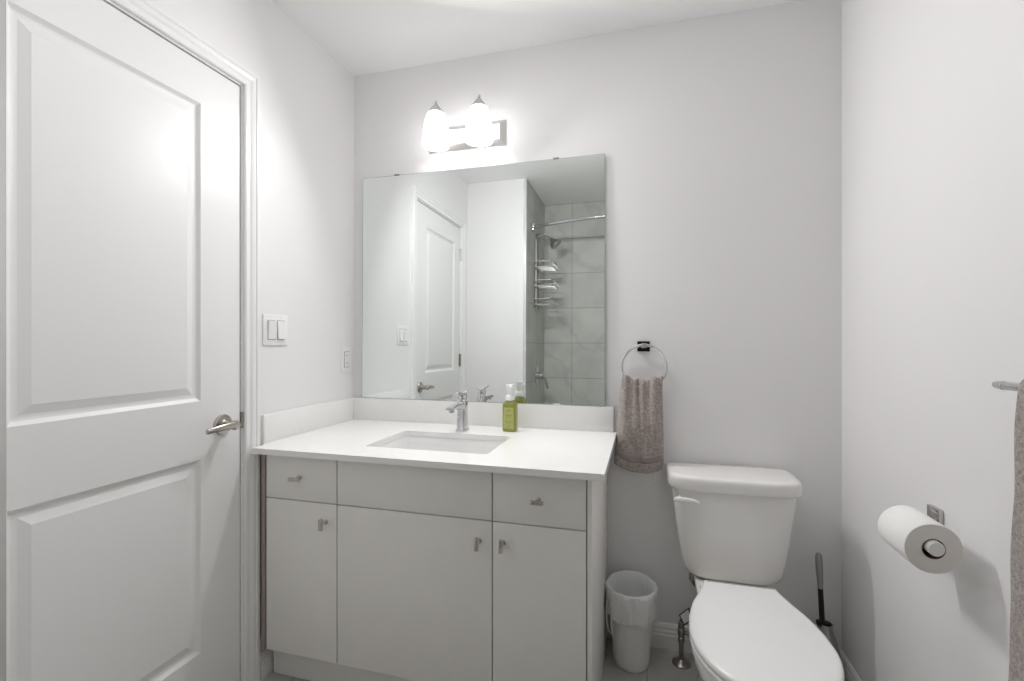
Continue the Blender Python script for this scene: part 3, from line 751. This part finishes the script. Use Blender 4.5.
# ============================================================ TOILET PAPER
PXc, PZc, PR, PY0, PY1 = 0.6005, 0.763, 0.0535, -0.744, -0.622
hz_ = PZc + 0.0038
ph = thing('paper_holder', 'chrome open-arm toilet paper holder on the right wall', 'paper holder', (XR, -0.575, 0.785))
b = nb(); box(b, XR - 0.012, XR + 0.0005, -0.600, -0.553, 0.758, 0.804, 0.0015); obj('mount_plate', b, M['dchrome'], ph)
b = nb(); box(b, PXc - 0.009, XR - 0.011, -0.584, -0.566, hz_ - 0.009, hz_ + 0.009, 0.002); obj('post', b, M['chrome'], ph)
b = nb(); lathe(b, [(0.0095, 0), (0.0095, -0.146)], PXc, -0.570, 24, 'Y', hz_); obj('arm', b, M['chrome'], ph)
b = nb(); lathe(b, [(0.0095, -0.145), (0.0155, -0.148), (0.0155, -0.184), (0.0142, -0.186)], PXc, -0.570, 24, 'Y', hz_); obj('end_cap', b, M['plastic'], ph)  # white colour stands in for the bright reflection on the arm's end
pp = thing('paper_roll', 'white toilet paper roll on the holder arm', 'toilet paper', (PXc, (PY0 + PY1) / 2, PZc))
b = nb(); lathe(b, [(0.0215, PY1), (PR - 0.002, PY1), (PR, PY1 - 0.002), (PR, PY0 + 0.002), (PR - 0.001, PY0 + 0.0005)], PXc, 0, 56, 'Y', PZc, cap0=False, cap1=False); obj('paper', b, M['paper'], pp, 50)
b = nb(); lathe(b, [(PR - 0.001, PY0 + 0.0005), (PR - 0.003, PY0), (0.0215, PY0)], PXc, 0, 56, 'Y', PZc, cap0=False, cap1=False); obj('cut_end', b, M['paper_end'], pp, 50)
b = nb(); lathe(b, [(0.0216, PY1), (0.0216, PY0 - 0.0003), (0.0203, PY0 - 0.0003), (0.0203, PY1)], PXc, 0, 40, 'Y', PZc, cap0=False, cap1=False); obj('cardboard_core', b, M['core'], pp, 50)

# ============================================================ TOWEL BAR + BATH TOWEL
TBX, TBZ = XR - 0.070, 1.1295
tb = thing('towel_bar', 'chrome towel bar on the right wall carrying the bath towel', 'towel bar', (XR, -1.16, TBZ))
b = nb(); tube(b, [(TBX, -0.915, TBZ), (TBX, -1.43, TBZ)], 0.008, 18); obj('bar', b, M['chrome'], tb)
for y0, d in ((-0.915, 1), (-1.43, -1)):
    b = nb(); lathe(b, [(0.008, 0), (0.0088, 0.001 * d), (0.0075, 0.020 * d), (0.006, 0.024 * d), (0.003, 0.025 * d)], TBX, y0, 18, 'Y', TBZ); obj('end_cap', b, M['chrome'], tb)
for y0 in (-1.06, -1.38):
    b = nb(); box(b, TBX - 0.006, XR - 0.009, y0 - 0.009, y0 + 0.009, TBZ - 0.009, TBZ + 0.009, 0.002); po = obj('post', b, M['steel'], tb)
    b = nb(); box(b, XR - 0.010, XR + 0.0004, y0 - 0.025, y0 + 0.025, TBZ - 0.025, TBZ + 0.025, 0.0015); obj('mount_plate', b, M['steel'], po)
def bath_towel():
    b = nb(); NU, NV = 30, 70
    def P(u, v):
        y = -0.978 - 0.40 * u
        if v < 0.46: t = v / 0.46; side = -1
        elif v > 0.54: t = (1 - v) / 0.46; side = 1
        else: t = 1; side = 0
        zlow = 0.42 if side < 0 else 0.55
        h = 1 - t
        wob = 0.004 * math.sin(16 * u + 3 * h) * h + 0.0025 * noise.noise(Vector((u * 8, h * 7, side * 3)))
        if side: x = TBX + side * (0.017 + 0.006 * h ** 0.5) + wob * 0.6; z = zlow + (TBZ - zlow) * t
        else:
            a = (v - 0.46) / 0.08 * PI; x = TBX - 0.017 * math.cos(a); z = TBZ + 0.017 * math.sin(a)
        edge = 0.0045 * noise.noise(Vector((0.3, h * 9, side))) if u < 0.05 else 0
        return Vector((x, y + edge + 0.022 * h * (1 - u), z))
    g = [[b.verts.new(P(i / NU, j / NV)) for i in range(NU + 1)] for j in range(NV + 1)]
    for j in range(NV):
        for i in range(NU): b.faces.new((g[j][i], g[j][i + 1], g[j + 1][i + 1], g[j + 1][i]))
    return b
bt = obj('bath_towel', bath_towel(), M['towel'], None, 0)
for f in bt.data.polygons: f.use_smooth = True
s = bt.modifiers.new('thickness', 'SOLIDIFY'); s.thickness = 0.016; s.offset = 0
sb = bt.modifiers.new('soft', 'SUBSURF'); sb.levels = sb.render_levels = 1
tag(bt, 'taupe terry bath towel hanging over the towel bar on the right wall', 'bath towel')

# ============================================================ SHOWER (seen in the mirror)
rod = thing('shower_rod', 'curved chrome shower curtain rod reflected in the mirror', 'shower rod', (XP, -1.70, 2.13))
cyr, sag, L = -1.70, 0.19, XR - XP
Rr = (L * L / 4 + sag * sag) / (2 * sag); xm = (XP + XR) / 2
pts = []
for k in range(33):
    x = XP + 0.012 + (L - 0.024) * k / 32
    y = cyr + sag - (Rr - math.sqrt(max(0, Rr * Rr - (x - xm) ** 2))); pts.append((x, y, 2.135))
b = nb(); tube(b, pts, 0.0125, 16); obj('rod', b, M['chrome'], rod)
for x, d in ((XP, 1), (XR, -1)):
    b = nb(); box(b, min(x, x + d * 0.022), max(x, x + d * 0.022), cyr - 0.03, cyr + 0.03, 2.105, 2.165, 0.004); obj('wall_bracket', b, M['chrome'], rod)
sh = thing('shower_fixture', 'chrome shower head on its wall arm, reflected in the mirror', 'shower head', (XP, -1.86, 2.08))
b = nb(); lathe(b, [(0.03, 0.0003), (0.03, 0.004), (0.012, 0.012)], XP, -1.86, 24, 'X', 2.10)
tube(b, bez((XP + 0.004, -1.86, 2.10), (XP + 0.07, -1.86, 2.125), (XP + 0.10, -1.86, 2.115), (XP + 0.125, -1.86, 2.075), 12), 0.010, 12); obj('arm', b, M['chrome'], sh)
b = nb(); a0 = Vector((XP + 0.12, -1.86, 2.085)); dv = Vector((0.62, 0.0, -0.78))
tube(b, [a0 + dv * t for t in (0, 0.02, 0.035, 0.055, 0.075, 0.082, 0.083)], [0.012, 0.014, 0.022, 0.043, 0.05, 0.048, 0.03], 28); obj('spray_head', b, M['steel'], sh)
cad = thing('shower_caddy', 'chrome wire shower caddy hanging under the shower head, seen in the mirror', 'caddy', (XP, -1.85, 1.5))
b = nb()
for y in (-1.80, -1.91): tube(b, [(XP + 0.014, y, 2.06), (XP + 0.014, y, 1.50)], 0.009 if y > -1.85 else 0.006, 10)
tube(b, [(XP + 0.014, -1.80, 2.06), (XP + 0.02, -1.83, 2.105), (XP + 0.02, -1.86, 2.118), (XP + 0.02, -1.89, 2.105), (XP + 0.014, -1.91, 2.06)], 0.006, 10); obj('frame', b, M['steel'], cad)
for z, dpt in ((1.83, 0.16), (1.68, 0.17), (1.53, 0.16)):
    b = nb(); y0, y1 = -1.97, -1.74
    for zz in (z, z + 0.045):
        tube(b, [(XP + 0.012, y0, zz), (XP + dpt - 0.02, y0, zz), (XP + dpt, y0 + 0.02, zz), (XP + dpt, y1 - 0.02, zz), (XP + dpt - 0.02, y1, zz), (XP + 0.012, y1, zz)], 0.004, 8, closed=True)
    for k in range(8):
        y = y0 + 0.02 + (y1 - y0 - 0.04) * k / 7
        tube(b, [(XP + 0.012, y, z), (XP + dpt, y, z), (XP + dpt, y, z + 0.045)], 0.002, 6)
    obj('wire_basket', b, M['steel'], cad)
va = thing('shower_valve', 'chrome shower mixer valve on the tile, reflected in the mirror', 'shower valve', (XP, -1.90, 0.955))
b = nb(); lathe(b, [(0.075, 0.0003), (0.075, 0.005), (0.06, 0.010), (0.03, 0.013), (0.028, 0.05), (0.02, 0.055)], XP, -1.90, 36, 'X', 0.955); obj('escutcheon', b, M['chrome'], va)
b = nb(); tube(b, [(XP + 0.045, -1.90, 0.96), (XP + 0.075, -1.90, 0.935), (XP + 0.095, -1.90, 0.85)], [0.016, 0.013, 0.009], 12); obj('lever', b, M['steel'], va)
